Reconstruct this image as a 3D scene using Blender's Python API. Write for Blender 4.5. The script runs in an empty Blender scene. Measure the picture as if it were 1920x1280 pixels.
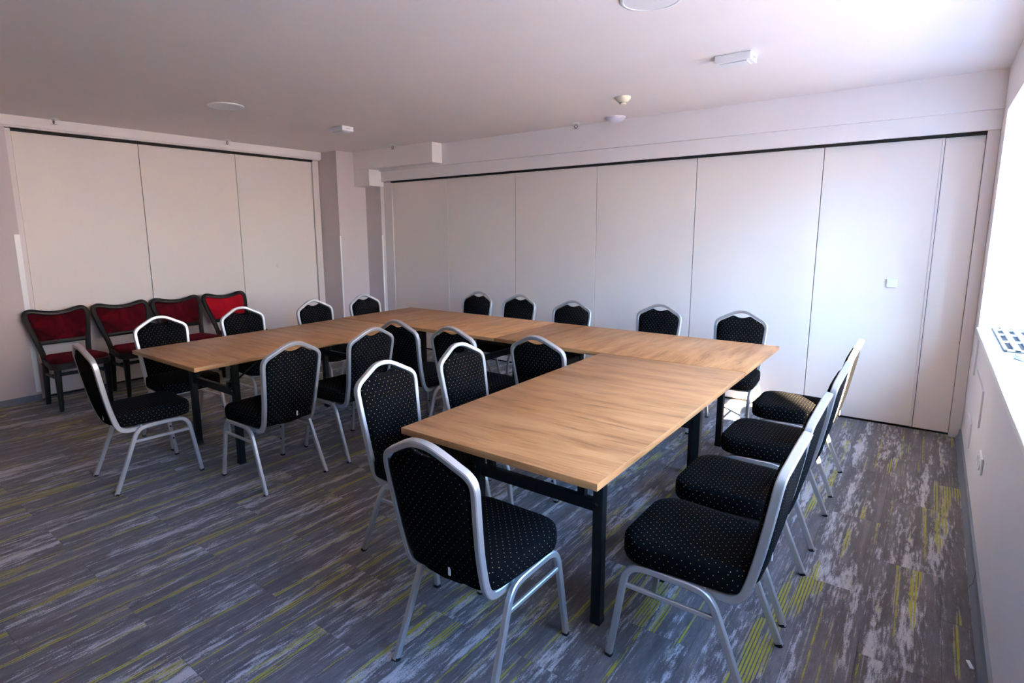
import bpy, bmesh, math, random
from mathutils import Vector, Matrix
random.seed(7)
S = bpy.context.scene
COL = S.collection
R = math.radians

# ------------------------------------------------------------------ camera
F_PX, PX, PY = 1069.3, 922.6, 611.0
cam_d = bpy.data.cameras.new('camera'); cam = bpy.data.objects.new('camera', cam_d); COL.objects.link(cam)
cam_d.sensor_fit = 'HORIZONTAL'; cam_d.sensor_width = 36.0
cam_d.lens = F_PX * 36.0 / 1920.0
cam_d.shift_x = (960 - PX) / 1920.0
cam_d.shift_y = (PY - 640) / 1920.0
cam_d.clip_start = 0.02
yaw, pit, rol = R(-37.581), R(-9.472), R(-0.420)
fw = Vector((math.sin(yaw)*math.cos(pit), math.cos(yaw)*math.cos(pit), math.sin(pit)))
rt = Vector((math.cos(yaw), -math.sin(yaw), 0.0)); up = rt.cross(fw)
c_, s_ = math.cos(rol), math.sin(rol)
rt, up = rt*c_ + up*s_, up*c_ - rt*s_
m3 = Matrix((rt, up, -fw)).transposed()
cam.matrix_world = Matrix.Translation((0.781, -1.553, 1.551)) @ m3.to_4x4()
S.camera = cam

# ------------------------------------------------------------------ world, sun, exposure
SUN_AZ = Vector((0.58, -0.81, 0.0)).normalized()      # horizontal direction towards the sun
SUN_EL = R(30.0)
w = bpy.data.worlds.new('sky_world'); S.world = w; w.use_nodes = True
nt = w.node_tree; nt.nodes.clear()
sky = nt.nodes.new('ShaderNodeTexSky'); sky.sky_type = 'NISHITA'; sky.sun_disc = False
sky.sun_elevation = SUN_EL; sky.sun_rotation = math.atan2(SUN_AZ.x, SUN_AZ.y)
sky.air_density = 1.0; sky.dust_density = 0.6; sky.ozone_density = 1.6
bg = nt.nodes.new('ShaderNodeBackground'); bg.inputs['Strength'].default_value = 3.2
wo = nt.nodes.new('ShaderNodeOutputWorld')
hue = nt.nodes.new('ShaderNodeMix'); hue.data_type = 'RGBA'; hue.blend_type = 'MULTIPLY'; hue.inputs[0].default_value = 1.0
hue.inputs[7].default_value = (0.57, 0.88, 1.20, 1.0)       # camera balanced for the warm sunlit ground: the sky reads blue
nt.links.new(sky.outputs[0], hue.inputs[6]); nt.links.new(hue.outputs[2], bg.inputs['Color']); nt.links.new(bg.outputs[0], wo.inputs['Surface'])

sd = bpy.data.lights.new('sun', 'SUN'); sun = bpy.data.objects.new('sun', sd); COL.objects.link(sun)
sd.energy = 98.0; sd.angle = R(0.55); sd.color = (1.0, 0.80, 0.58)
sdir = (SUN_AZ*math.cos(SUN_EL) + Vector((0, 0, math.sin(SUN_EL)))).normalized()
sun.rotation_euler = sdir.to_track_quat('Z', 'Y').to_euler()
sun.location = (8, -8, 6)

vs = S.view_settings
S.display_settings.display_device = 'sRGB'
vs.view_transform = 'Standard'; vs.look = 'None'; vs.gamma = 1.0; vs.use_curve_mapping = False
vs.exposure = 1.24
S.cycles.max_bounces = 12; S.cycles.diffuse_bounces = 8; S.cycles.glossy_bounces = 4
S.cycles.transparent_max_bounces = 12; S.cycles.sample_clamp_indirect = 6.0

# room measures (metres)
ZC = 2.59                        # ceiling
XL, XP = -5.80, -5.86            # left wall face, left partition face
YB, YH = 3.81, 3.75              # far partition face, header face
XR = 1.07                        # right wall face
ZS = 0.887                       # sill
YBACK = -3.4
XW = 1.55                        # window plane
Y_WIN = -0.95                    # near end of the window strip

# portals at the window help sampling the daylight
def portal(y0, y1, z0, z1, x):
    d = bpy.data.lights.new('window_daylight', 'AREA'); o = bpy.data.objects.new('window_daylight', d); COL.objects.link(o)
    d.shape = 'RECTANGLE'; d.size = y1 - y0; d.size_y = z1 - z0
    d.cycles.is_portal = True
    o.location = (x, (y0+y1)/2, (z0+z1)/2); o.rotation_euler = (R(90), 0, R(90))
    return o
portal(Y_WIN, 3.40, 0.92, 2.27, XW+0.12)

# ------------------------------------------------------------------ material helpers
def new_mat(name):
    m = bpy.data.materials.new(name); m.use_nodes = True
    n = m.node_tree.nodes; b = n['Principled BSDF']
    return m, m.node_tree, n, b
class NT:
    """tiny node-tree writer"""
    def __init__(s, t): s.t = t
    def node(s, k, **kw):
        n = s.t.nodes.new(k)
        for a, v in kw.items(): setattr(n, a, v)
        return n
    def link(s, a, b): s.t.links.new(a, b)
    def val(s, sock, v):
        if hasattr(v, 'links') or isinstance(v, bpy.types.NodeSocket): s.link(v, sock)
        else: sock.default_value = v
    def math(s, op, a, b=0.0, c=0.0, clamp=False):
        n = s.node('ShaderNodeMath', operation=op); n.use_clamp = clamp
        for i, v in enumerate((a, b, c)): s.val(n.inputs[i], v)
        return n.outputs[0]
    def vmath(s, op, a, b=(0, 0, 0)):
        n = s.node('ShaderNodeVectorMath', operation=op)
        s.val(n.inputs[0], a); s.val(n.inputs[1], b)
        return n.outputs[0]
    def noise(s, vec, scale=1.0, detail=2.0, rough=0.5, dist=0.0):
        n = s.node('ShaderNodeTexNoise'); s.link(vec, n.inputs['Vector'])
        n.inputs['Scale'].default_value = scale; n.inputs['Detail'].default_value = detail
        n.inputs['Roughness'].default_value = rough; n.inputs['Distortion'].default_value = dist
        return n.outputs['Fac']
    def ramp(s, fac, stops):
        n = s.node('ShaderNodeValToRGB'); s.link(fac, n.inputs[0]); e = n.color_ramp.elements
        while len(e) < len(stops): e.new(0.5)
        for el, (p, c) in zip(e, stops): el.position = p; el.color = (*c, 1) if len(c) == 3 else c
        return n.outputs[0]
    def step(s, v, a, b):
        n = s.node('ShaderNodeMapRange'); s.val(n.inputs[0], v)
        n.inputs[1].default_value = a; n.inputs[2].default_value = b
        return n.outputs[0]
    def mix(s, f, a, b):
        n = s.node('ShaderNodeMix', data_type='RGBA')
        s.val(n.inputs[0], f)
        for i, v in ((6, a), (7, b)):
            s.val(n.inputs[i], v if not isinstance(v, tuple) else (*v, 1.0)[:4])
        return n.outputs[2]
    def bump(s, h, strength, dist):
        n = s.node('ShaderNodeBump'); s.link(h, n.inputs['Height'])
        n.inputs['Strength'].default_value = strength; n.inputs['Distance'].default_value = dist
        return n.outputs[0]

def paint(name, col, rough=0.6, var=0.03, bump=0.04, scale=3.0, spec=0.3):
    m, t, n, b = new_mat(name); g = NT(t)
    tc = g.node('ShaderNodeNewGeometry').outputs['Position']
    f = g.noise(tc, scale, 3.0)
    lo = tuple(c*(1-var) for c in col); hi = tuple(min(1, c*(1+var)) for c in col)
    g.link(g.mix(f, lo, hi), b.inputs['Base Color'])
    b.inputs['Roughness'].default_value = rough; b.inputs['Specular IOR Level'].default_value = spec
    if bump:
        g.link(g.bump(g.noise(tc, 220.0, 2.0), bump, 0.002), b.inputs['Normal'])
    return m
def metal(name, col, rough, metallic=1.0, var=0.1):
    m, t, n, b = new_mat(name); g = NT(t)
    tc = g.node('ShaderNodeTexCoord').outputs['Object']
    f = g.noise(tc, 40.0, 2.0)
    b.inputs['Base Color'].default_value = (*col, 1); b.inputs['Metallic'].default_value = metallic
    g.link(g.math('MULTIPLY_ADD', f, var, rough - var/2), b.inputs['Roughness'])
    return m

M = {}
M['ceiling'] = paint('ceiling_paint', (0.83, 0.755, 0.725), 0.62)
M['white'] = paint('fascia_white_paint', (0.83, 0.765, 0.735), 0.6)
M['wall'] = paint('wall_mauve_grey_paint', (0.62, 0.53, 0.525), 0.55)
M['wall_dark'] = paint('rear_wall_taupe', (0.30, 0.26, 0.25), 0.6)
M['wall_r'] = paint('window_wall_grey_paint', (0.80, 0.77, 0.80), 0.5)
M['panel'] = paint('partition_cream_laminate', (0.80, 0.70, 0.635), 0.38, 0.015, 0.02, 1.0, 0.4)
M['jamb'] = paint('jamb_cream_aluminium', (0.74, 0.655, 0.62), 0.35, 0.02, 0.0, 1.0, 0.4)
M['guard'] = paint('corner_guard_white', (0.92, 0.90, 0.88), 0.3, 0.01, 0.0, 1.0, 0.5)
M['dark_gap'] = paint('track_black', (0.012, 0.011, 0.010), 0.7, 0.05, 0.0)
M['sill'] = paint('sill_white_stone', (0.84, 0.84, 0.84), 0.35, 0.02, 0.0, 6.0, 0.5)
M['base'] = paint('baseboard_slate', (0.17, 0.185, 0.22), 0.45, 0.06, 0.0)
M['plastic'] = paint('white_plastic', (0.82, 0.81, 0.80), 0.35, 0.01, 0.0, 1.0, 0.5)
M['cream_plastic'] = paint('cream_plastic', (0.78, 0.72, 0.55), 0.4, 0.02, 0.0)
M['grey_plastic'] = paint('grey_plastic', (0.35, 0.34, 0.33), 0.4, 0.02, 0.0)
M['dark_plastic'] = paint('dark_plastic', (0.02, 0.02, 0.022), 0.5, 0.02, 0.0)
M['lilac_plastic'] = paint('pale_lilac_plastic', (0.70, 0.66, 0.76), 0.4, 0.01, 0.0)
M['frosted'] = paint('frosted_diffuser', (0.74, 0.73, 0.73), 0.3, 0.02, 0.0)
M['silver'] = metal('silver_lacquered_steel', (0.60, 0.595, 0.59), 0.40, 0.75)
M['chrome'] = metal('chrome', (0.75, 0.74, 0.72), 0.18)
M['black_steel'] = paint('black_powder_coat', (0.006, 0.006, 0.0065), 0.5, 0.1, 0.03, 30.0, 0.3)
M['rubber'] = paint('black_rubber', (0.015, 0.015, 0.016), 0.8, 0.1, 0.0)
M['frame'] = paint('window_frame_white', (0.82, 0.82, 0.82), 0.35, 0.01, 0.0)
M['fin'] = paint('light_helper_render', (0.55, 0.54, 0.52), 0.7, 0.05, 0.0)
M['concrete'] = paint('pavement_concrete', (0.37, 0.32, 0.28), 0.85, 0.1, 0.1)
M['plaster'] = paint('bounce_house_plaster', (0.86, 0.67, 0.54), 0.85, 0.06, 0.1)
M['wood_black'] = paint('black_stained_wood', (0.016, 0.014, 0.012), 0.42, 0.2, 0.02, 25.0, 0.3)

def mat_carpet():
    m, t, n, b = new_mat('carpet_streaked'); g = NT(t)
    pos = g.node('ShaderNodeNewGeometry').outputs['Position']
    rnd = g.node('ShaderNodeObjectInfo').outputs['Random']
    off = g.node('ShaderNodeCombineXYZ')
    g.link(g.math('MULTIPLY', rnd, 0.13), off.inputs[0]); g.link(g.math('MULTIPLY', rnd, 1.1), off.inputs[1])
    p = g.vmath('ADD', pos, off.outputs[0])
    def st(sx, sy): return g.vmath('MULTIPLY', p, (sx, sy, 0.0))
    pile = g.noise(pos, 420.0, 2.0, 0.7)
    rib = g.noise(g.vmath('MULTIPLY', pos, (230.0, 30.0, 0.0)), 1.0, 1.0)
    speck = g.noise(pos, 190.0, 2.0, 0.6)
    fray = g.math('ADD', g.math('MULTIPLY', g.noise(st(72.0, 9.5), 1.0, 4.0, 0.65), 0.72), g.math('MULTIPLY', speck, 0.28))
    big = g.math('ADD', g.math('MULTIPLY', g.noise(st(15.0, 0.85), 1.0, 1.5, 0.5, 0.15), 0.65), g.math('MULTIPLY', g.noise(g.vmath('ADD', st(6.0, 1.3), (3.0, 9.0, 0.0)), 1.0, 2.0), 0.35))
    mott = g.math('ADD', g.math('MULTIPLY', g.noise(st(20.0, 1.8), 1.0, 3.0), 0.55), g.math('MULTIPLY', fray, 0.45))
    base = g.ramp(mott, [(0.38, (0.096, 0.086, 0.085)), (0.50, (0.130, 0.117, 0.117)), (0.62, (0.185, 0.170, 0.172))])
    pale_v = g.math('ADD', big, g.math('MULTIPLY', g.math('SUBTRACT', fray, 0.5), 0.80))
    pale = g.step(pale_v, 0.54, 0.64)
    col = g.mix(g.math('MULTIPLY', pale, 0.92), base, (0.50, 0.48, 0.49))
    # long thin pale threads
    thr = g.math('MULTIPLY', g.step(g.noise(st(105.0, 0.7), 1.0, 1.0), 0.62, 0.68), g.step(fray, 0.45, 0.56))
    col = g.mix(g.math('MULTIPLY', thr, 0.55), col, (0.44, 0.42, 0.42))
    # lime bands: a few parallel tufted rows, flanked by pale rows
    sx = g.node('ShaderNodeSeparateXYZ'); g.link(pos, sx.inputs[0])
    row = g.math('ABSOLUTE', g.math('SUBTRACT', g.math('FRACT', g.math('MULTIPLY', sx.outputs[0], 82.0)), 0.5))
    rows = g.math('SUBTRACT', 1.0, g.step(row, 0.24, 0.36))
    zv = g.noise(g.vmath('ADD', st(19.0, 0.95), (31.0, 7.0, 0.0)), 1.0, 1.0, 0.5)
    zv = g.math('ADD', zv, g.math('MULTIPLY', g.math('SUBTRACT', fray, 0.5), 0.26))
    brk = g.step(fray, 0.36, 0.46)
    flank = g.math('MULTIPLY', g.math('MULTIPLY', g.step(zv, 0.60, 0.62), rows), brk)
    col = g.mix(g.math('MULTIPLY', flank, 0.5), col, (0.42, 0.38, 0.34))
    lime = g.math('MULTIPLY', g.math('MULTIPLY', g.step(zv, 0.635, 0.655), rows), brk)
    thin = g.math('MULTIPLY', g.step(g.noise(g.vmath('ADD', st(55.0, 0.6), (5.0, 3.0, 0.0)), 1.0, 1.0), 0.672, 0.695), g.step(fray, 0.44, 0.52))
    lime = g.math('MAXIMUM', lime, thin)
    limec = g.mix(g.noise(st(8.0, 3.0), 1.0, 2.0), (0.30, 0.245, 0.008), (0.44, 0.43, 0.008))
    col = g.mix(g.math('MULTIPLY', lime, 0.92), col, limec)
    # pile: speckle
    sp = g.math('MULTIPLY_ADD', pile, 1.8, 0.10)
    sp = g.math('MULTIPLY', sp, g.math('MULTIPLY_ADD', rib, 0.5, 0.75))
    tilev = g.math('MULTIPLY_ADD', rnd, 0.06, 0.97)
    sp = g.math('MULTIPLY', sp, tilev)
    mul = g.node('ShaderNodeMix', data_type='RGBA', blend_type='MULTIPLY'); mul.inputs[0].default_value = 1.0
    g.link(col, mul.inputs[6])
    cc = g.node('ShaderNodeCombineColor')
    for i in range(3): g.link(sp, cc.inputs[i])
    g.link(cc.outputs[0], mul.inputs[7])
    g.link(mul.outputs[2], b.inputs['Base Color'])
    b.inputs['Roughness'].default_value = 0.95; b.inputs['Specular IOR Level'].default_value = 0.1
    b.inputs['Sheen Weight'].default_value = 0.15
    g.link(g.bump(g.math('ADD', pile, rib), 0.5, 0.004), b.inputs['Normal'])
    return m
M['carpet'] = mat_carpet()

def mat_wood():
    m, t, n, b = new_mat('oak_laminate'); g = NT(t)
    uv = g.node('ShaderNodeTexCoord').outputs['UV']
    rnd = g.node('ShaderNodeObjectInfo').outputs['Random']
    off = g.node('ShaderNodeCombineXYZ'); g.link(g.math('MULTIPLY', rnd, 7.0), off.inputs[0]); g.link(g.math('MULTIPLY', rnd, 13.0), off.inputs[1])
    p = g.vmath('ADD', uv, off.outputs[0])
    warp = g.noise(g.vmath('MULTIPLY', p, (1.6, 5.0, 0.0)), 1.0, 2.0)
    wv = g.node('ShaderNodeCombineXYZ'); g.link(g.math('MULTIPLY', warp, 0.10), wv.inputs[1])
    p = g.vmath('ADD', p, wv.outputs[0])
    broad = g.noise(g.vmath('MULTIPLY', p, (1.8, 11.0, 0.0)), 1.0, 3.0, 0.55)
    fine = g.noise(g.vmath('MULTIPLY', p, (5.0, 95.0, 0.0)), 1.0, 3.0, 0.6)
    v = g.math('ADD', g.math('MULTIPLY', broad, 0.62), g.math('MULTIPLY', fine, 0.38))
    col = g.ramp(v, [(0.34, (0.27, 0.115, 0.038)), (0.47, (0.435, 0.205, 0.078)), (0.60, (0.53, 0.275, 0.115))])
    dk = g.noise(g.vmath('MULTIPLY', p, (3.6, 30.0, 0.0)), 1.0, 3.0, 0.6, 0.4)
    col = g.mix(g.math('MULTIPLY', g.step(dk, 0.58, 0.70), 0.6), col, (0.20, 0.082, 0.028))
    g.link(col, b.inputs['Base Color'])
    g.link(g.math('MULTIPLY_ADD', fine, 0.15, 0.36), b.inputs['Roughness'])
    b.inputs['Specular IOR Level'].default_value = 0.35
    g.link(g.bump(fine, 0.06, 0.002), b.inputs['Normal'])
    return m
M['wood'] = mat_wood()

def mat_dots():
    m, t, n, b = new_mat('black_dotted_fabric'); g = NT(t)
    uv = g.node('ShaderNodeTexCoord').outputs['UV']
    pitch = 0.029
    def lattice(o):
        p = g.vmath('ADD', g.vmath('MULTIPLY', uv, (1/pitch, 1/(pitch*1.15), 0.0)), (o, o, 0.0))
        fr = g.vmath('SUBTRACT', g.vmath('FRACTION', p), (0.5, 0.5, 0.0))
        ln = g.node('ShaderNodeVectorMath', operation='LENGTH'); g.link(fr, ln.inputs[0])
        return ln.outputs['Value']
    d = g.math('MINIMUM', lattice(0.0), lattice(0.5))
    dot = g.math('SUBTRACT', 1.0, g.step(d, 0.032, 0.050))
    obj = g.node('ShaderNodeTexCoord').outputs['Object']
    weave = g.noise(obj, 900.0, 2.0)
    cloud = g.noise(obj, 14.0, 2.0)
    basec = g.mix(weave, (0.0025, 0.0023, 0.0028), (0.0075, 0.0070, 0.0080))
    dotc = g.mix(cloud, (0.40, 0.28, 0.09), (0.45, 0.39, 0.27))
    g.link(g.mix(dot, basec, dotc), b.inputs['Base Color'])
    b.inputs['Roughness'].default_value = 0.95; b.inputs['Specular IOR Level'].default_value = 0.04
    g.link(g.bump(g.math('ADD', weave, dot), 0.25, 0.001), b.inputs['Normal'])
    return m
M['fabric'] = mat_dots()

def mat_velvet(name, lo, hi):
    m, t, n, b = new_mat(name); g = NT(t)
    obj = g.node('ShaderNodeTexCoord').outputs['Object']
    rnd = g.node('ShaderNodeObjectInfo').outputs['Random']
    nap = g.noise(obj, 6.0, 3.0, 0.6, 0.5)
    fine = g.noise(obj, 700.0, 1.0)
    col = g.ramp(nap, [(0.35, lo), (0.65, hi)])
    g.link(col, b.inputs['Base Color'])
    b.inputs['Roughness'].default_value = 0.85; b.inputs['Specular IOR Level'].default_value = 0.1
    b.inputs['Sheen Weight'].default_value = 0.12; b.inputs['Sheen Tint'].default_value = (0.9, 0.05, 0.07, 1)
    b.inputs['Sheen Roughness'].default_value = 0.35
    g.link(g.bump(fine, 0.3, 0.001), b.inputs['Normal'])
    return m
M['velvet'] = mat_velvet('red_velvet_dark', (0.028, 0.001, 0.003), (0.115, 0.003, 0.009))
M['velvet_bright'] = mat_velvet('red_velvet_bright', (0.30, 0.004, 0.012), (0.42, 0.007, 0.018))

def mat_glass():
    m = bpy.data.materials.new('window_glass'); m.use_nodes = True; t = m.node_tree; t.nodes.clear(); g = NT(t)
    tr = g.node('ShaderNodeBsdfTransparent'); tr.inputs[0].default_value = (0.93, 0.95, 0.95, 1)
    gl = g.node('ShaderNodeBsdfGlossy'); gl.inputs['Roughness'].default_value = 0.02
    fr = g.node('ShaderNodeLayerWeight'); fr.inputs[0].default_value = 0.5
    fac = g.math('MULTIPLY_ADD', g.math('POWER', fr.outputs['Facing'], 5.0), 0.7, 0.03)
    mx = g.node('ShaderNodeMixShader'); o = g.node('ShaderNodeOutputMaterial')
    g.link(fac, mx.inputs[0]); g.link(tr.outputs[0], mx.inputs[1]); g.link(gl.outputs[0], mx.inputs[2]); g.link(mx.outputs[0], o.inputs[0])
    return m
M['glass'] = mat_glass()

# ------------------------------------------------------------------ mesh helpers
def link_mesh(name, bm, mat, parent=None, smooth=None):
    bmesh.ops.recalc_face_normals(bm, faces=bm.faces)
    me = bpy.data.meshes.new(name); bm.to_mesh(me); bm.free()
    if mat: me.materials.append(M[mat] if isinstance(mat, str) else mat)
    if smooth is not None:
        me.shade_smooth(); me.set_sharp_from_angle(angle=R(smooth))
    o = bpy.data.objects.new(name, me); COL.objects.link(o)
    if parent: o.parent = parent
    return o
def add_box(bm, x0, x1, y0, y1, z0, z1, bevel=0.0, mat4=None):
    vs_ = [bm.verts.new((x, y, z)) for z in (z0, z1) for y in (y0, y1) for x in (x0, x1)]
    fs = [(0, 2, 3, 1), (4, 5, 7, 6), (0, 1, 5, 4), (2, 6, 7, 3), (0, 4, 6, 2), (1, 3, 7, 5)]
    faces = [bm.faces.new([vs_[i] for i in f]) for f in fs]
    if bevel:
        es = list({e for f in faces for e in f.edges})
        r = bmesh.ops.bevel(bm, geom=es, offset=bevel, segments=2, affect='EDGES', profile=0.5)
        vs_ = list({v for v in vs_ if v.is_valid} | {v for f in r['faces'] for v in f.verts})
    if mat4 is not None:
        bmesh.ops.transform(bm, matrix=mat4, verts=[v for v in vs_ if v.is_valid])
    return bm
def box(name, x0, x1, y0, y1, z0, z1, mat, parent=None, bevel=0.0, smooth=None):
    bm = bmesh.new(); add_box(bm, x0, x1, y0, y1, z0, z1, bevel)
    return link_mesh(name, bm, mat, parent, smooth)
def smooth_path(pts, n=4):
    P = [Vector(p) for p in pts]; out = []
    for i in range(len(P)-1):
        a, b, c, d = P[max(i-1, 0)], P[i], P[i+1], P[min(i+2, len(P)-1)]
        for k in range(n):
            t = k/n
            out.append(0.5*((2*b) + (c-a)*t + (2*a-5*b+4*c-d)*t*t + (3*b-a-3*c+d)*t**3))
    out.append(P[-1]); return out
def rr_section(hw, hh, r):
    """rounded rectangle cross-section, 8 points"""
    r = min(r, hw*0.98, hh*0.98)
    return [(hw, -hh+r), (hw, hh-r), (hw-r, hh), (-hw+r, hh), (-hw, hh-r), (-hw, -hh+r), (-hw+r, -hh), (hw-r, -hh)]
def round_section(r, n=8):
    return [(r*math.cos(2*math.pi*i/n), r*math.sin(2*math.pi*i/n)) for i in range(n)]
def sweep(bm, path, sec, n0=(1, 0, 0), cap=True, scale=None):
    """sweep a cross-section along a path; first section axis starts along n0 and is carried along without twist"""
    P = [Vector(p) for p in path]; N = Vector(n0); rings = []
    for i, p in enumerate(P):
        t = (P[min(i+1, len(P)-1)] - P[max(i-1, 0)]).normalized()
        N = (N - t*N.dot(t)).normalized(); B = t.cross(N)
        k = scale[i] if scale else 1.0
        rings.append([bm.verts.new(p + N*(a*k) + B*(b_*k)) for a, b_ in sec])
    m = len(sec)
    for r0, r1 in zip(rings, rings[1:]):
        for j in range(m): bm.faces.new((r0[j], r0[(j+1) % m], r1[(j+1) % m], r1[j]))
    if cap:
        bm.faces.new(list(reversed(rings[0]))); bm.faces.new(rings[-1])
    return bm
def lathe(bm, prof, n=24, axis_down=False, center=(0, 0, 0)):
    rings = []; c = Vector(center)
    for r, z in prof:
        if r < 1e-6: rings.append([bm.verts.new(c + Vector((0, 0, z)))])
        else: rings.append([bm.verts.new(c + Vector((r*math.cos(2*math.pi*i/n), r*math.sin(2*math.pi*i/n), z))) for i in range(n)])
    for a, b_ in zip(rings, rings[1:]):
        for j in range(n):
            k = (j+1) % n
            if len(a) == 1 and len(b_) == 1: continue
            if len(a) == 1: bm.faces.new((a[0], b_[j], b_[k]))
            elif len(b_) == 1: bm.faces.new((a[j], a[k], b_[0]))
            else: bm.faces.new((a[j], a[k], b_[k], b_[j]))
    return bm
def box_uv(o, turn=False):
    """metric UV from the dominant normal axis"""
    me = o.data; uvl = me.uv_layers.new(name='UVMap')
    for p in me.polygons:
        n = p.normal; ax = max(range(3), key=lambda i: abs(n[i]))
        for li in p.loop_indices:
            v = me.vertices[me.loops[li].vertex_index].co
            a = {0: (v.y, v.z), 1: (v.x, v.z), 2: (v.x, v.y)}[ax]
            uvl.data[li].uv = (a[1], a[0]) if (turn and ax == 2) else a
def empty(name, loc=(0, 0, 0), rz=0.0):
    o = bpy.data.objects.new(name, None); COL.objects.link(o); o.location = loc; o.rotation_euler = (0, 0, rz)
    o.empty_display_size = 0.1
    return o
def tag(o, label=None, cat=None, group=None, kind=None):
    if label: o['label'] = label
    if cat: o['category'] = cat
    if group: o['group'] = group
    if kind: o['kind'] = kind
    return o
def struct(o, label=None):
    o['kind'] = 'structure'
    if label: o['label'] = label
    return o
def copy_tree(o, parent=None):
    c = o.copy(); COL.objects.link(c); c.parent = parent
    for ch in list(o.children): copy_tree(ch, c)
    return c

# ------------------------------------------------------------------ room shell
floor = struct(box('floor', -6.1, 1.6, YBACK-0.1, 4.0, -0.08, -0.0065, 'dark_gap'), 'carpet floor of grey streaked planks with lime stripes')
# carpet planks, laid along the room, joints staggered by half a plank
TW, TL = 0.25, 0.765
tile_cache = {}
def plank(x0, x1, y0, y1):
    sx, sy = round(x1-x0, 4), round(y1-y0, 4)
    if sx < 0.02 or sy < 0.02: return
    key = (sx, sy)
    g_ = 0.0006
    if key not in tile_cache:
        bm = bmesh.new(); add_box(bm, -sx/2+g_, sx/2-g_, -sy/2+g_, sy/2-g_, -0.0065, 0.0)
        o = link_mesh('carpet_plank', bm, 'carpet', floor); tile_cache[key] = o.data
    else:
        o = bpy.data.objects.new('carpet_plank', tile_cache[key]); COL.objects.link(o); o.parent = floor
    o.location = ((x0+x1)/2, (y0+y1)/2, 0)
xs_edges = [XR]
x = 0.945
while x > -5.88: xs_edges.append(x); x -= TW
xs_edges.append(-5.88)
for i in range(len(xs_edges)-1):
    x1, x0 = xs_edges[i], xs_edges[i+1]
    y = 1.94 + (TL*0.46 if i % 2 else 0.0)
    while y > YBACK: y -= TL
    while y < 3.86:
        plank(x0, x1, max(y, YBACK), min(y+TL, 3.86)); y += TL

ceiling = struct(box('ceiling', -6.1, 1.75, YBACK-0.1, 4.1, ZC, ZC+0.12, 'ceiling'), 'flat off-white plaster ceiling')

# far wall: operable partition of seven tall panels under a header
wall_back = struct(box('wall_back', -5.6, 1.75, YB+0.06, YB+0.18, 0.0, ZC, 'wall'), 'far wall closed by tall cream sliding partition panels')
box('seal_core', -5.0, 1.0, YB+0.03, YB+0.0585, 0.016, 2.187, 'dark_gap', wall_back)
SE = [-5.0, -4.02, -3.004, -1.993, -0.99, 0.016, 0.768]
for i in range(6):
    dy = [0.0, 0.002, 0.0, 0.003, 0.001, 0.0][i]
    box('panel', SE[i]+0.0028, SE[i+1]-0.0028, YB+dy, YB+0.0295, 0.022, 2.186, 'panel', wall_back, 0.002)
box('panel', 0.777, 0.998, YB+0.016, YB+0.0295, 0.015, 2.186, 'panel', wall_back, 0.003)['label'] = 'narrow telescopic closing panel at window end'
box('panel_edge_profile', 0.758, 0.7745, YB-0.006, YB+0.03, 0.022, 2.186, 'jamb', wall_back, 0.003)
box('jamb', -5.157, -5.003, YB-0.012, YB+0.058, 0.0, 2.20, 'jamb', wall_back, 0.003)
box('jamb', 1.0, XR-0.001, YB-0.03, YB+0.058, 0.0, 2.21, 'jamb', wall_back, 0.003)
box('track_slot', -5.0, 1.0, YB-0.03, YB+0.058, 2.1885, 2.215, 'dark_gap', wall_back)
box('floor_gap', -5.0, 1.0, YB+0.02, YB+0.055, 0.0, 0.014, 'dark_gap', wall_back)
box('header', -5.15, XR, YH, YB+0.06, 2.207, 2.338, 'white', wall_back, 0.002)
box('fascia', -5.15, XR, 3.72, YB+0.06, 2.338, ZC, 'white', wall_back, 0.002)
nib = box('partition_nib', -5.46, -5.16, 3.74, YB+0.06, 0.0, 2.2, 'wall', wall_back)
box('corner_guard', -5.1605, -5.157, 3.737, 3.757, 0.1, 1.50, 'guard', nib)
sw = box('wall_switch', 0.5155, 0.5825, YB-0.013, YB-0.0005, 1.098, 1.165, 'plastic', None, 0.003)
tag(sw, 'small square white switch on the far partition near the window', 'switch')
# dropped soffit and its stepped end in the corner
sof = struct(box('trim_1', -5.46, -4.02, 3.55, 3.72, 2.357, ZC, 'white', None, 0.003), 'short dropped soffit box under the ceiling in the far corner')
box('soffit_drop', -5.5, -5.155, 3.55, YB, 2.145, 2.3565, 'white', sof, 0.003)

# left wall: plain wall, partition of three panels, pillar
wall_left = struct(box('wall_left', -6.1, XP-0.062, YBACK-0.1, 4.1, 0.0, ZC, 'wall'), 'left wall with tall cream sliding partition panels')
wl = box('wall_pier', XP-0.06, XL, YBACK-0.1, -0.012, 0.0, 2.5, 'wall', wall_left)
box('corner_guard', XL-0.004, XL+0.003, -0.05, -0.009, 0.08, 1.55, 'guard', wl)
box('seal_core', XP-0.06, XP-0.03, 0.04, 3.173, 0.016, 2.463, 'dark_gap', wall_left)
QE = [0.04, 1.081, 2.125, 3.173]
for i in range(3):
    box('panel', XP-0.0295, XP+[0.0, 0.001, 0.004][i], QE[i]+0.0028, QE[i+1]-0.0028, 0.022, 2.462, 'panel', wall_left, 0.002)
box('jamb', XP-0.055, XP+0.022, -0.011, 0.037, 0.0, 2.482, 'jamb', wall_left, 0.003)
box('jamb', XP-0.055, XP+0.025, 3.177, 3.268, 0.0, 2.482, 'jamb', wall_left, 0.003)
box('track_slot', XP-0.055, XP+0.03, 0.037, 3.177, 2.4645, 2.488, 'dark_gap', wall_left)
box('floor_gap', XP-0.05, XP-0.02, 0.04, 3.17, 0.0, 0.014, 'dark_gap', wall_left)
box('fascia', XP-0.06, -5.775, YBACK-0.1, 3.30, 2.502, ZC, 'white', wall_left, 0.002)
box('fascia_reveal', XP-0.06, -5.792, YBACK-0.1, 3.28, 2.488, 2.502, 'white', wall_left)
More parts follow.
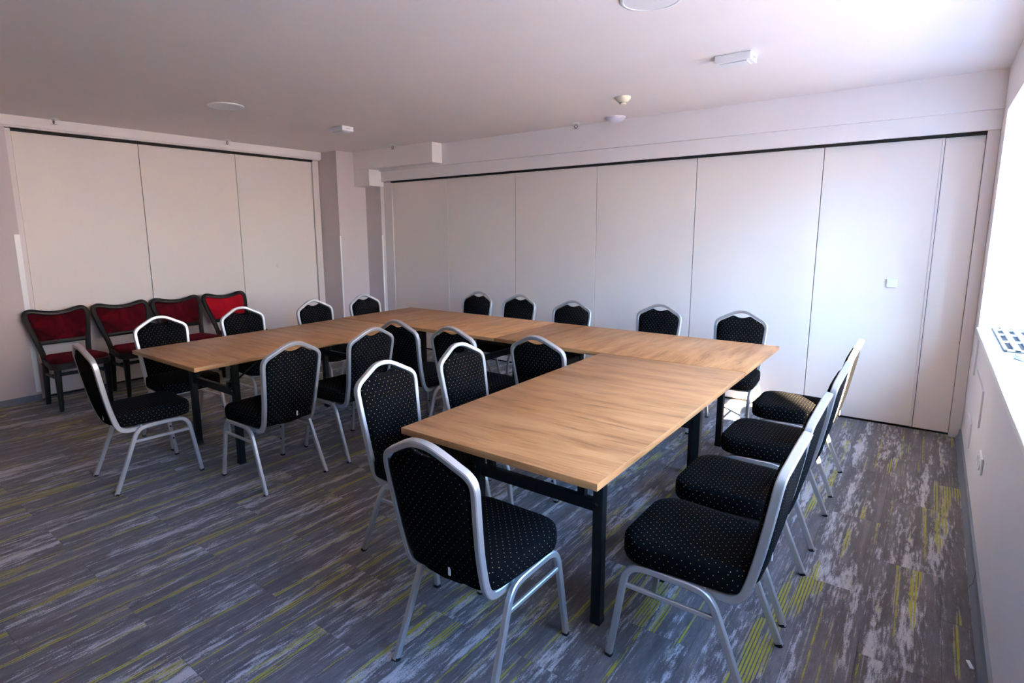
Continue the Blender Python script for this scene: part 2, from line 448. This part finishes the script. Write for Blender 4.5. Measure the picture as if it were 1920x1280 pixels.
lk = box('panel_lock', XP+0.0045, XP+0.010, 2.57, 2.60, 1.115, 1.155, 'jamb', wall_left, 0.002)
pil = box('pillar', -6.0, -5.46, 3.275, YB+0.06, 0.0, ZC, 'wall', wall_left)
box('corner_guard', -5.4625, -5.457, 3.272, 3.292, 0.08, 1.50, 'guard', pil)
bl = struct(box('baseboard_left', XL, XL+0.012, YBACK, -0.012, 0.0, 0.06, 'base', None, 0.003), 'dark slate baseboard along the left wall')
bp_ = struct(box('baseboard_far', -5.46, -5.448, 3.29, 3.738, 0.0, 0.06, 'base', None, 0.003), 'dark baseboard on the corner pillar')

# right wall: low wall with sill, window recess, lintel
wall_right = struct(box('wall_right', XR, 1.75, YBACK-0.1, YB+0.06, 0.0, 0.857, 'wall_r'), 'low grey wall under the window sill')
box('lintel', XR, 1.75, YBACK-0.1, YB+0.06, 2.284, ZC, 'white', wall_right)
box('window_reveal', XR, 1.75, 3.45, YB+0.06, 0.857, 2.284, 'white', wall_right)
box('window_pier', XR, 1.75, YBACK-0.1, Y_WIN, 0.857, 2.284, 'white', wall_right)
box('window_sill', XR-0.012, 1.60, Y_WIN, 3.45, 0.857, ZS, 'sill', wall_right, 0.005)
bm = bmesh.new()
prof = [(0, 0), (-0.028, 0), (-0.026, 0.012), (-0.016, 0.022), (-0.013, 0.05), (-0.011, 0.072), (0, 0.076)]
ra = [bm.verts.new((XR+a, YBACK, b_)) for a, b_ in prof]; rb = [bm.verts.new((XR+a, YB-0.032, b_)) for a, b_ in prof]
for i in range(len(prof)-1): bm.faces.new((ra[i], ra[i+1], rb[i+1], rb[i]))
bm.faces.new(ra); bm.faces.new(list(reversed(rb)))
brd = struct(link_mesh('baseboard_right', bm, 'base', None, 40), 'slate grey moulded baseboard under the sill')
bm = bmesh.new(); sweep(bm, [(XR+a, 1.50+0.03*b_/0.076, b_) for a, b_ in prof[1:6]], round_section(0.0011, 6), (0, 1, 0))
link_mesh('joint', bm, 'dark_gap', brd)
# room behind the viewer
wall_rear = struct(box('wall_rear', -6.1, 1.75, YBACK-0.2, YBACK, 0.0, ZC, 'wall_dark'), 'plain wall behind the viewer')

# windows: white frames and panes between vertical mullions
WY = [Y_WIN, 0.10, 1.15, 2.30, 3.45]
for i in range(4):
    y0, y1 = WY[i], WY[i+1]
    wn = struct(empty('window_%d' % (i+1), (XW, (y0+y1)/2, ZS)), 'white framed window pane above the sill')
    h = (y1-y0)/2
    for nm, a in (('frame_stile', (-h, -h+0.045, 0, 1.397)), ('frame_stile', (h-0.045, h, 0, 1.397)), ('frame_rail', (-h+0.045, h-0.045, 0, 0.055)), ('frame_rail', (-h+0.045, h-0.045, 1.342, 1.397))):
        box(nm, -0.03, 0.04, a[0], a[1], a[2], a[3], 'frame', wn, 0.004)
    box('pane', 0.0, 0.006, -h+0.04, h-0.04, 0.05, 1.347, 'glass', wn)
# outside: pavement, and unseen walls added to block sun and low sky
gr = struct(box('ground_outside', 1.75, 40, -30, 30, -0.3, -0.1, 'concrete'), 'pale pavement outside the windows')
PERP = Vector((-SUN_AZ.y, SUN_AZ.x, 0.0))
def light_blocker(s0, s1, t_, lab, top=7.2):
    c = SUN_AZ*t_ + PERP*((s0+s1)/2); h = (s1-s0)/2
    o = box('light_blocker_wall', -0.2, 0.2, -h, h, -0.1, top, 'fin', None, 0.01)
    o.location = (c.x, c.y, 0); o.rotation_euler = (0, 0, math.atan2(SUN_AZ.y, SUN_AZ.x))
    tag(o, lab, 'wall', None, 'structure')
light_blocker(-0.9, 1.50, 6.0, 'tall unseen wall added outside to block the sun, on one side of the gap')  # added pair of walls, open only for a slit of sun
light_blocker(1.92, 5.2, 6.0, 'tall unseen wall added outside to block the sun, on the other side of the gap')

light_blocker(-9.0, 9.5, 11.0, 'long unseen wall added outside to block the low sky', 4.2)  # added to hide the sky near the horizon
# unseen house added so its sunlit side bounces warm light deep into the room
HA, HB = Vector((5.6, 3.6, 0)), Vector((15.6, -2.15, 0))
hd = (HB-HA); hl = hd.length; hang = math.atan2(hd.y, hd.x)
house = struct(box('bounce_house', 0, hl, 0, 6.0, -0.1, 4.6, 'plaster', None, 0.02), 'unseen plastered house added outside to bounce warm sunlight into the room')
house.location = HA; house.rotation_euler = (0, 0, hang)
box('roof_edge', -0.25, hl+0.25, -0.3, 6.2, 4.6, 4.8, 'fin', house)
for k in range(4):
    wx = 1.6 + k*2.7
    hw_ = box('bounce_house_window', wx, wx+1.0, -0.012, 0.03, 1.2, 2.6, 'frame', house)
    box('pane', wx+0.07, wx+0.93, -0.016, -0.0125, 1.27, 2.53, 'dark_plastic', hw_)

# ------------------------------------------------------------------ folding tables
H = 0.75
def make_table():
    """origin on the floor under the middle; long side along x, 1.8 x 0.9"""
    t = empty('folding_table')
    bm = bmesh.new(); add_box(bm, -0.9, 0.9, -0.45, 0.45, H-0.027, H, 0.0018)
    top = link_mesh('table_top', bm, 'wood', t, 40); box_uv(top, True)
    for sx in (-1, 1):
        lx = sx*0.575
        for sy in (-1, 1):
            ly = sy*0.30
            leg = box('leg', lx-0.021, lx+0.021, ly-0.021, ly+0.021, 0.022, H-0.0275, 'black_steel', t, 0.004)
            box('foot_cap', lx-0.0225, lx+0.0225, ly-0.0225, ly+0.0225, 0.0, 0.030, 'rubber', leg, 0.004)
            for dz in (0.0, 0.16):
                bm = bmesh.new(); sweep(bm, [(lx+sx*0.020, ly, 0.515+dz), (lx+sx*0.027, ly, 0.515+dz)], round_section(0.007, 8), (0, 1, 0))
                link_mesh('bolt', bm, 'chrome', leg, 40)
            # folding latch between crossbar and top, beside the leg
            hy = sy*0.225
            bm = bmesh.new()
            add_box(bm, lx-0.016, lx+0.010, hy-0.016, hy+0.016, 0.525, 0.560)
            M4 = Matrix.Translation((lx-sx*0.03, hy, 0.60)) @ Matrix.Rotation(R(-sx*24), 4, 'Y')
            add_box(bm, -0.006, 0.006, -0.014, -0.009, -0.075, 0.125, 0.0, M4)
            add_box(bm, -0.006, 0.006, 0.009, 0.014, -0.075, 0.125, 0.0, M4)
            add_box(bm, -0.009, 0.009, -0.014, 0.014, 0.0, 0.035, 0.0, M4)
            link_mesh('folding_latch', bm, 'black_steel', t)
            bm = bmesh.new()
            sweep(bm, [(lx-sx*0.008, hy, 0.535), (lx-sx*0.30, hy, H-0.034), (lx-sx*0.34, hy, H-0.034)], round_section(0.006, 6), (0, 1, 0))
            link_mesh('brace', bm, 'black_steel', t, 40)
        box('crossbar', lx-0.014, lx+0.014, -0.279, 0.279, 0.474, 0.524, 'black_steel', t, 0.003)
        box('mounting_plate', lx-0.04, lx+0.04, -0.34, 0.34, H-0.035, H-0.0275, 'black_steel', t, 0.002)
    for sy in (-1, 1):
        box('under_rail', -0.5, 0.5, sy*0.225-0.012, sy*0.225+0.012, H-0.040, H-0.0275, 'black_steel', t)
    return t
BY0, BY1 = 1.82, 2.721
GT = 'oak-topped folding tables joined in a U'
tables = [
    ((-0.451, 0.909, 0), R(90), 'oak-topped folding table closest to the camera, beside the window-side chairs'),
    ((-0.902, (BY0+BY1)/2+0.001, 0), 0.0, 'oak-topped folding table at the corner of the U nearest the window, along the far partition'),
    ((-2.704, (BY0+BY1)/2+0.001, 0), 0.0, 'oak-topped folding table at the far corner of the U by the pillar'),
    ((-3.127, 0.900, 0), R(90), 'oak-topped folding table on the left, beside the red chairs'),
]
tproto = None
for loc, rz, lab in tables:
    o = make_table() if tproto is None else copy_tree(tproto)
    tproto = tproto or o
    o.location = loc; o.rotation_euler = (0, 0, rz); tag(o, lab, 'table', GT)

# ------------------------------------------------------------------ banquet chairs
RAIL = [(0.168, 0.02, 0.376), (0.168, -0.08, 0.3705), (0.168, -0.135, 0.370), (0.1685, -0.170, 0.381), (0.169, -0.192, 0.408), (0.170, -0.206, 0.45),
        (0.174, -0.229, 0.55), (0.183, -0.252, 0.68), (0.1885, -0.264, 0.755), (0.1895, -0.269, 0.786), (0.184, -0.274, 0.812), (0.165, -0.279, 0.833), (0.140, -0.284, 0.847),
        (0.105, -0.290, 0.866), (0.072, -0.296, 0.883), (0.045, -0.300, 0.894), (0.020, -0.302, 0.899), (0.0, -0.3025, 0.900)]
def rail_y(z):
    pts = [(0.36, -0.196), (0.45, -0.206), (0.55, -0.229), (0.68, -0.252), (0.765, -0.266), (0.84, -0.281), (0.90, -0.303)]
    for (a, ya), (b_, yb) in zip(pts, pts[1:]):
        if z <= b_: return ya + (yb-ya)*(z-a)/(b_-a)
    return pts[-1][1]
def make_chair():
    t = empty('banquet_chair')
    # back frame: one bent tube
    half = [Vector(p) for p in RAIL]
    full = half + [Vector((-p.x, p.y, p.z)) for p in reversed(half[:-1])]
    bm = bmesh.new(); sweep(bm, smooth_path(full, 3), rr_section(0.0112, 0.0145, 0.0035), (1, 0, 0))
    link_mesh('back_frame', bm, 'silver', t, 30)
    # back pad with scalloped hand hold
    out = [(0.0, 0.392), (0.07, 0.398), (0.125, 0.420), (0.154, 0.462), (0.158, 0.50), (0.163, 0.56), (0.168, 0.62), (0.173, 0.69), (0.1765, 0.750), (0.1765, 0.782),
           (0.172, 0.801), (0.156, 0.820), (0.132, 0.833), (0.100, 0.850), (0.074, 0.864), (0.062, 0.868), (0.045, 0.863), (0.025, 0.856), (0.0, 0.853)]
    loop = out + [(-x_, z_) for x_, z_ in reversed(out[1:-1])]
    cx, cz = 0.0, 0.64
    def ring(bm, s, off):
        return [bm.verts.new((cx+(a-cx)*s, rail_y(cz+(b_-cz)*s)+off, cz+(b_-cz)*s)) for a, b_ in loop]
    bm = bmesh.new()
    rings = [ring(bm, s, off) for s, off in ((0.0001, -0.022), (0.5, -0.021), (0.85, -0.018), (0.97, -0.012), (1.0, -0.003), (1.0, 0.006), (0.975, 0.016), (0.90, 0.026), (0.7, 0.034), (0.4, 0.038), (0.0001, 0.039))]
    n_ = len(loop)
    for a, b_ in zip(rings, rings[1:]):
        for j in range(n_): bm.faces.new((a[j], a[(j+1) % n_], b_[(j+1) % n_], b_[j]))
    bmesh.ops.remove_doubles(bm, verts=bm.verts, dist=0.0003)
    pad = link_mesh('backrest', bm, 'fabric', t, 80); box_uv(pad)
    tg = box('care_label', 0.036, 0.045, rail_y(0.45)-0.0225, rail_y(0.45)-0.0195, 0.430, 0.462, 'plastic', pad)
    # seat cushion
    def outline():
        W2f, W2b, yf, yb, rf, rb = 0.216, 0.198, 0.232, -0.205, 0.095, 0.075
        pts = []
        for (cx_, cy_, r_, a0) in ((W2f-rf, yf-rf, rf, 0), (-(W2f-rf), yf-rf, rf, 90), (-(W2b-rb), yb+rb, rb, 180), (W2b-rb, yb+rb, rb, 270)):
            for k in range(7):
                a = R(a0 + k*15); pts.append((cx_+r_*math.cos(a), cy_+r_*math.sin(a)))
        return pts
    ol = outline(); bm = bmesh.new(); rings = []
    for s, z in ((0.0001, 0.398), (0.93, 0.398), (0.985, 0.402), (1.0, 0.412), (1.004, 0.436), (1.001, 0.460), (0.988, 0.472), (0.955, 0.479), (0.78, 0.4845), (0.45, 0.487), (0.0001, 0.488)):
        rings.append([bm.verts.new((a*s, 0.012+(b_-0.012)*s, z)) for a, b_ in ol])
    n_ = len(ol)
    for a, b_ in zip(rings, rings[1:]):
        for j in range(n_): bm.faces.new((a[j], a[(j+1) % n_], b_[(j+1) % n_], b_[j]))
    bmesh.ops.remove_doubles(bm, verts=bm.verts, dist=0.0003)
    seat = link_mesh('seat', bm, 'fabric', t, 80); box_uv(seat)
    # legs, rails, stretchers
    sec = rr_section(0.0105, 0.0120, 0.0035)
    for s in (-1, 1):
        fr = [(s*0.212, 0.248, 0.004), (s*0.206, 0.224, 0.17), (s*0.2005, 0.204, 0.31), (s*0.1995, 0.193, 0.345), (s*0.199, 0.172, 0.371), (s*0.199, 0.140, 0.3815), (s*0.199, 0.10, 0.384)]
        rr = [(s*0.214, -0.246, 0.004), (s*0.207, -0.178, 0.17), (s*0.2005, -0.120, 0.315), (s*0.1995, -0.104, 0.347), (s*0.199, -0.082, 0.371), (s*0.199, -0.052, 0.3815), (s*0.199, -0.01, 0.384)]
        for k, path in enumerate((fr, rr)):
            bm = bmesh.new(); sweep(bm, smooth_path(path, 3), sec, (1, 0, 0))
            leg = link_mesh('leg', bm, 'silver', t, 30)
            p = path[0]; q = path[1]
            d_ = (Vector(q)-Vector(p)).normalized()
            bm = bmesh.new(); sweep(bm, [Vector((p[0], p[1], 0)) , Vector((p[0], p[1], 0)) + d_*0.012], rr_section(0.0115, 0.013, 0.004), (1, 0, 0))
            link_mesh('foot_cap', bm, 'rubber', leg, 50)
            if k == 0:
                for zz in (0.13, 0.22):
                    f_ = (zz-0.004)/0.166; yy = 0.248 - 0.024*f_; xx = s*(0.212-0.006*f_)
                    bm = bmesh.new(); sweep(bm, [(xx-s*0.0085, yy, zz), (xx-s*0.0155, yy, zz)], round_section(0.006, 8), (0, 1, 0))
                    link_mesh('bumper', bm, 'rubber', leg, 50)
        bm = bmesh.new(); sweep(bm, [(s*0.199, -0.0099, 0.384), (s*0.199, 0.0999, 0.384)], sec, (1, 0, 0))
        link_mesh('seat_rail', bm, 'silver', t, 30)
        bm = bmesh.new(); sweep(bm, [(s*0.2005, -0.120, 0.300), (s*0.2005, 0.199, 0.300)], rr_section(0.0065, 0.0085, 0.003), (1, 0, 0))
        link_mesh('stretcher', bm, 'silver', t, 30)
    for yy in (-0.068, 0.15):
        bm = bmesh.new(); sweep(bm, [(-0.19, yy, 0.383), (0.19, yy, 0.383)], rr_section(0.009, 0.009, 0.003), (0, 1, 0))
        link_mesh('cross_rail', bm, 'silver', t, 30)
    return t
D = {'+x': -90, '-x': 90, '+y': 0, '-y': 180}
chairs = [  # x, y, facing, extra turn, label
    (-0.427, -0.050, '+y', 0, 'black dotted banquet chair closest to the camera, back turned, at the near table end'),
    (0.215, 0.410, '-x', 0, 'black dotted banquet chair on the window side of the table, nearest the camera'),
    (0.203, 0.965, '-x', 0, 'black dotted banquet chair on the window side, second from the camera'),
    (0.203, 1.640, '-x', 0, 'black dotted banquet chair on the window side, third from the camera'),
    (0.195, 2.340, '-x', 0, 'black dotted banquet chair on the window side, farthest away, sun on its seat'),
    (-1.068, 0.330, '+x', 0, 'black dotted banquet chair inside the U facing the near table, closer to the camera'),
    (-1.062, 0.905, '+x', 0, 'black dotted banquet chair inside the U facing the near table, farther from the camera'),
    (-1.120, 1.650, '+y', 0, 'black dotted banquet chair inside the U facing the far tables, nearest the window'),
    (-1.782, 1.607, '+y', 0, 'black dotted banquet chair inside the U facing the far tables, middle of three'),
    (-2.310, 1.600, '+y', 0, 'black dotted banquet chair inside the U facing the far tables, in the inner left corner'),
    (-2.485, 0.365, '-x', 0, 'black dotted banquet chair inside the U at the left table, nearer the camera'),
    (-2.485, 0.980, '-x', 0, 'black dotted banquet chair inside the U at the left table, second from the camera'),
    (-3.160, -0.127, '+y', -3.8, 'black dotted banquet chair at the near end of the left table, in profile'),
    (-3.700, 0.362, '+x', 0, 'black dotted banquet chair on the outer left side, leftmost, before the red chairs'),
    (-3.700, 1.035, '+x', 0, 'black dotted banquet chair on the outer left side, before the rightmost red chair'),
    (-3.610, 1.715, '+x', 0, 'black dotted banquet chair on the outer left side, before the third left partition panel'),
    (-3.580, 2.305, '+x', 0, 'black dotted banquet chair on the outer left side, in front of the pillar'),
    (-3.050, 2.900, '-y', 0, 'black dotted banquet chair behind the far tables, leftmost of five along the partition'),
    (-2.505, 2.900, '-y', 0, 'black dotted banquet chair behind the far tables, second from the left of five'),
    (-1.815, 2.760, '-y', 0, 'black dotted banquet chair behind the far tables, third from the left of five'),
    (-1.060, 2.950, '-y', 0, 'black dotted banquet chair behind the far tables, fourth from the left of five'),
    (-0.380, 2.925, '-y', 0, 'black dotted banquet chair behind the far tables, rightmost of five by the window'),
]
cproto = None
for x, y, f_, e_, lab in chairs:
    o = make_chair() if cproto is None else copy_tree(cproto)
    cproto = cproto or o
    o.location = (x, y, 0); o.rotation_euler = (0, 0, R(D[f_]+e_)); tag(o, lab, 'chair', 'black dotted banquet chairs around the tables')

# ------------------------------------------------------------------ red velvet chairs
def make_red():
    """faces +y locally; origin between the four feet"""
    t = empty('red_velvet_chair')
    def by(z): return -0.205 - (z-0.45)*0.40          # lean of the back
    stile = [(0.178, 0.40), (0.180, 0.47), (0.198, 0.58), (0.225, 0.70), (0.241, 0.79), (0.242, 0.83), (0.226, 0.859), (0.198, 0.868), (0.160, 0.862), (0.11, 0.848), (0.055, 0.838), (0.0, 0.835)]
    full = stile + [(-a, b_) for a, b_ in reversed(stile[:-1])]
    path = smooth_path([(a, by(b_), b_) for a, b_ in full], 3)
    bm = bmesh.new(); sweep(bm, path, rr_section(0.021, 0.0165, 0.006), (1, 0, 0))
    link_mesh('back_frame', bm, 'wood_black', t, 50)
    bm = bmesh.new(); sweep(bm, smooth_path([(-0.20, by(0.575), 0.575), (0, by(0.575)-0.008, 0.575), (0.20, by(0.575), 0.575)], 4), rr_section(0.020, 0.011, 0.004), (0, 0, 1))
    link_mesh('back_rail', bm, 'wood_black', t, 50)
    out = [(0.0, 0.592), (0.10, 0.592), (0.186, 0.592), (0.206, 0.68), (0.224, 0.78), (0.227, 0.82), (0.214, 0.842), (0.193, 0.850), (0.155, 0.845), (0.11, 0.831), (0.055, 0.822), (0.0, 0.819)]
    loop = out + [(-a, b_) for a, b_ in reversed(out[1:-1])]
    bm = bmesh.new(); rings = []
    for s, off in ((0.0001, -0.010), (0.9, -0.010), (1.0, -0.006), (1.0, 0.004), (0.96, 0.010), (0.85, 0.015), (0.5, 0.02), (0.0001, 0.021)):
        rings.append([bm.verts.new((a*s, by(0.71+(b_-0.71)*s)+off, 0.71+(b_-0.71)*s)) for a, b_ in loop])
    n_ = len(loop)
    for a, b_ in zip(rings, rings[1:]):
        for j in range(n_): bm.faces.new((a[j], a[(j+1) % n_], b_[(j+1) % n_], b_[j]))
    bmesh.ops.remove_doubles(bm, verts=bm.verts, dist=0.0003)
    link_mesh('backrest', bm, 'velvet', t, 80)
    # seat: rounded trapezoid, apron below
    def ol(gr):
        W2f, W2b, yf, yb, rf, rb = 0.235+gr, 0.195+gr, 0.225+gr, -0.205-gr, 0.09, 0.04
        pts = []
        for cx_, cy_, r_, a0 in ((W2f-rf, yf-rf, rf, 0), (-(W2f-rf), yf-rf, rf, 90), (-(W2b-rb), yb+rb, rb, 180), (W2b-rb, yb+rb, rb, 270)):
            for k in range(6): a = R(a0+k*18); pts.append((cx_+r_*math.cos(a), cy_+r_*math.sin(a)))
        return pts
    def stack(name, o_, lv, mat):
        bm = bmesh.new(); rings = [[bm.verts.new((a*s, b_*s, z)) for a, b_ in o_] for s, z in lv]; n_ = len(o_)
        for a, b_ in zip(rings, rings[1:]):
            for j in range(n_): bm.faces.new((a[j], a[(j+1) % n_], b_[(j+1) % n_], b_[j]))
        bmesh.ops.remove_doubles(bm, verts=bm.verts, dist=0.0003)
        return link_mesh(name, bm, mat, t, 50)
    stack('apron', ol(0.0), ((0.0001, 0.385), (0.97, 0.385), (1.0, 0.389), (1.0, 0.438), (0.97, 0.443), (0.0001, 0.443)), 'wood_black')
    stack('seat', ol(-0.006), ((0.0001, 0.4435), (0.97, 0.4435), (0.985, 0.452), (0.96, 0.466), (0.88, 0.476), (0.6, 0.483), (0.0001, 0.486)), 'velvet')
    for s in (-1, 1):
        bm = bmesh.new(); sweep(bm, [(s*0.195, 0.175, 0.0), (s*0.192, 0.176, 0.06), (s*0.19, 0.178, 0.32), (s*0.19, 0.178, 0.386)], rr_section(0.023, 0.023, 0.008), (1, 0, 0), True, [0.62, 0.72, 1.0, 1.05])
        link_mesh('leg', bm, 'wood_black', t, 50)
        bm = bmesh.new(); sweep(bm, [(s*0.192, -0.195, 0.0), (s*0.19, -0.188, 0.10), (s*0.186, -0.180, 0.30), (s*0.185, -0.185, 0.40)], rr_section(0.022, 0.022, 0.007), (1, 0, 0), True, [0.75, 0.85, 1.0, 1.0])
        link_mesh('leg', bm, 'wood_black', t, 50)
        bm = bmesh.new(); sweep(bm, [(s*0.186, -0.180, 0.30), (s*0.19, 0.178, 0.30)], rr_section(0.009, 0.013, 0.004), (1, 0, 0))
        link_mesh('stretcher', bm, 'wood_black', t, 50)
    for yy, zz in ((0.176, 0.335), (-0.182, 0.27)):
        bm = bmesh.new(); sweep(bm, [(-0.188, yy, zz), (0.188, yy, zz)], rr_section(0.009, 0.011, 0.004), (0, 1, 0))
        link_mesh('stretcher', bm, 'wood_black', t, 50)
    t.scale = (1, 1, 0.975)
    return t
reds = [(-5.385, 0.170, 'red velvet chair with black wooden frame against the left partition, leftmost of four'),
        (-5.385, 0.712, 'red velvet chair with black wooden frame against the left partition, second from left'),
        (-5.385, 1.255, 'red velvet chair with black wooden frame against the left partition, third from left'),
        (-5.385, 1.793, 'brightest red velvet chair with black frame, rightmost of the four')]
rproto = None
for x, y, lab in reds:
    o = make_red() if rproto is None else copy_tree(rproto)
    rproto = rproto or o
    o.location = (x, y, 0); o.rotation_euler = (0, 0, R(-90)); tag(o, lab, 'chair', 'red velvet chairs in a row along the left partition')
    if 'brightest' in lab:                      # brighter red on the back of the last one
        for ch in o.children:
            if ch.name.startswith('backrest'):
                ch.data = ch.data.copy(); ch.data.materials[0] = M['velvet_bright']

# ------------------------------------------------------------------ ceiling fittings
def disc_light(x, y, lab):
    t = empty('ceiling_disc', (x, y, ZC))
    bm = bmesh.new(); lathe(bm, [(0.142, 0.0), (0.142, -0.006), (0.138, -0.009), (0.128, -0.009), (0.125, -0.006)], 48)
    link_mesh('rim', bm, 'plastic', t, 40)
    bm = bmesh.new(); lathe(bm, [(0.1255, -0.001), (0.1255, -0.0065), (0.06, -0.0075), (0.0, -0.0078)], 48)
    link_mesh('grille', bm, 'frosted', t, 60)
    tag(t, lab, 'ceiling disc', 'round white ceiling discs')
disc_light(-3.99, 1.045, 'round white flush disc in the dim ceiling over the left table')
disc_light(-0.345, 1.12, 'round white flush disc in the bright ceiling at the top edge of the picture')
def emergency(x, y, lab):
    t = empty('emergency_light', (x, y, ZC))
    box('housing', -0.105, 0.105, -0.07, 0.07, -0.045, 0.0, 'plastic', t, 0.004)
    box('lens', -0.08, 0.08, -0.05, 0.05, -0.052, -0.0452, 'frosted', t, 0.003)
    for k in range(4):
        box('indicator', 0.1052, 0.1062, -0.02+0.012*k, -0.014+0.012*k, -0.028, -0.020, 'grey_plastic', t)
    tag(t, lab, 'light', 'rectangular white ceiling luminaires')
emergency(-0.285, 2.285, 'rectangular white emergency light on the bright ceiling near the window')
emergency(-4.075, 2.285, 'rectangular white emergency light on the dim ceiling near the left corner')
t = empty('smoke_detector', (-1.285, 2.86, ZC))
bm = bmesh.new(); lathe(bm, [(0.058, 0.0), (0.058, -0.012), (0.050, -0.026), (0.034, -0.040), (0.030, -0.042)], 32); link_mesh('base', bm, 'cream_plastic', t, 40)
bm = bmesh.new(); lathe(bm, [(0.026, -0.040), (0.026, -0.050)], 16); link_mesh('vent_ring', bm, 'grey_plastic', t, 40)
bm = bmesh.new(); lathe(bm, [(0.030, -0.050), (0.028, -0.056), (0.015, -0.062), (0.0, -0.063)], 24); link_mesh('cap', bm, 'cream_plastic', t, 40)
tag(t, 'cream stepped smoke detector on the ceiling', 'detector')
t = empty('ceiling_dome', (-1.70, 3.58, ZC))
bm = bmesh.new(); lathe(bm, [(0.095, 0.0), (0.094, -0.006), (0.082, -0.022), (0.055, -0.037), (0.0, -0.042)], 40); link_mesh('shell', bm, 'lilac_plastic', t, 60)
bm = bmesh.new(); lathe(bm, [(0.099, 0.0), (0.099, -0.005), (0.094, -0.006)], 40); link_mesh('base_ring', bm, 'plastic', t, 40)
tag(t, 'shallow pale lilac dome on the ceiling before the header', 'sensor')
def sprinkler(x, y, lab, mat='chrome'):
    t = empty('sprinkler', (x, y, ZC)); t.scale = (1.35, 1.35, 1.15)
    bm = bmesh.new(); lathe(bm, [(0.030, 0.0), (0.028, -0.006), (0.012, -0.008)], 20); link_mesh('escutcheon', bm, 'plastic', t, 40)
    bm = bmesh.new(); lathe(bm, [(0.009, -0.004), (0.009, -0.020), (0.004, -0.022), (0.0, -0.022)], 10); link_mesh('body', bm, mat, t, 40)
    bm = bmesh.new()
    for s in (-1, 1): sweep(bm, [(s*0.009, 0, -0.018), (s*0.013, 0, -0.030), (0, 0, -0.043)], round_section(0.0025, 6), (0, 1, 0))
    link_mesh('frame_arm', bm, 'dark_plastic', t, 40)
    for k in range(8):
        a = k*math.pi/4
        bm = bmesh.new(); add_box(bm, 0.003, 0.022, -0.0035, 0.0035, -0.046, -0.0445, 0.0, Matrix.Rotation(a, 4, 'Z')); link_mesh('deflector_tooth', bm, mat, t)
    tag(t, lab, 'sprinkler', 'sprinkler heads on the ceiling')
sprinkler(-2.13, 3.61, 'small metal sprinkler head on the ceiling beside the lilac dome')
sprinkler(-4.55, 3.42, 'small sprinkler head on the ceiling before the soffit box')
sprinkler(-5.70, 1.96, 'small sprinkler head on the ceiling above the middle of the left partition')
sprinkler(-5.70, 0.33, 'small sprinkler head on the ceiling at the left edge above the first panel')

# ------------------------------------------------------------------ sill and window-wall fittings
def vent():
    t = empty('sill_vent', (1.30, 2.97, ZS))
    X0, X1, Y0, Y1 = -0.165, 0.165, -0.455, 0.455
    box('tray', X0, X1, Y0, Y1, 0.0003, 0.004, 'dark_plastic', t)
    nx, ny = 6, 4; bar = 0.018
    ysplit = [Y0, Y0+0.30, Y0+0.58, Y0+0.80, Y1]
    for k in range(nx+1):
        xx = X0 + (X1-X0)*k/nx
        box('bar', max(X0, xx-0.014), min(X1, xx+0.014), Y0, Y1, 0.0042, 0.016, 'plastic', t, 0.002)
    for yy in ysplit:
        box('cross_bar', X0, X1, max(Y0, yy-0.012), min(Y1, yy+0.012), 0.0042, 0.0155, 'plastic', t, 0.002)
    tag(t, 'white slotted ventilation grille lying on the bright window sill', 'grille')
vent()
t = empty('window_handle', (1.20, 2.30, ZS))
bm = bmesh.new(); sweep(bm, smooth_path([(-0.03, 0.05, 0.010), (-0.028, 0.01, 0.013), (0.0, -0.03, 0.013), (0.06, -0.045, 0.012), (0.12, -0.05, 0.010)], 4), rr_section(0.014, 0.010, 0.006), (0, 0, 1)); link_mesh('grip', bm, 'plastic', t, 50)
box('spindle_plate', 0.095, 0.135, -0.066, -0.034, 0.0003, 0.02, 'plastic', t, 0.004)
tag(t, 'white curved handle lying on the sill beside the grille', 'handle')
def plate(y0, y1, z0, z1, lab):
    t = empty('access_cover', (XR, (y0+y1)/2, (z0+z1)/2)); hy, hz = (y1-y0)/2, (z1-z0)/2
    box('cover', -0.006, -0.0003, -hy, hy, -hz, hz, 'wall_r', t, 0.002)
    box('lip', -0.009, -0.0062, -hy, -hy+0.012, -hz, hz, 'wall_r', t, 0.001)
    box('lip', -0.009, -0.0062, -hy+0.012, hy, hz-0.012, hz, 'wall_r', t, 0.001)
    tag(t, lab, 'cover', 'painted access covers on the window wall')
plate(2.40, 3.02, 0.475, 0.68, 'painted rectangular access cover on the window wall, largest of three')
plate(2.90, 3.20, 0.20, 0.36, 'painted access cover low on the window wall, lowest of three')
plate(3.22, 3.42, 0.60, 0.83, 'painted access cover just under the sill beside the partition')
t = empty('wall_socket', (XR, 2.03, 0.405))
box('face_plate', -0.010, -0.0003, -0.08, 0.08, -0.042, 0.042, 'plastic', t, 0.004)
for s in (-1, 1):
    bm = bmesh.new(); lathe(bm, [(0.028, 0.0), (0.028, -0.006), (0.024, -0.007), (0.022, -0.002), (0.0, -0.002)], 24)
    so = link_mesh('outlet', bm, 'plastic', t, 40); so.rotation_euler = (0, R(90), 0); so.location = (-0.0102, s*0.038, 0)
    for q in (-1, 1):
        pn = box('pin_hole', -0.0005, 0.0, q*0.0095-0.0025, q*0.0095+0.0025, -0.0025, 0.0025, 'dark_plastic', so); pn.rotation_euler = (0, R(-90), 0); pn.location = (0, 0, -0.0021)
tag(t, 'white double wall socket low on the window wall', 'socket')
pc = bmesh.new(); add_box(pc, -0.006, 0.006, -0.022, 0.022, 0.0003, 0.004, 0.001)
po = link_mesh('paper_scrap', pc, 'plastic', None, 40); po.location = (XR-0.045, 0.93, 0); po.rotation_euler = (0, 0, R(14))
tag(po, 'tiny white paper scrap on the carpet by the window-side baseboard', 'paper')
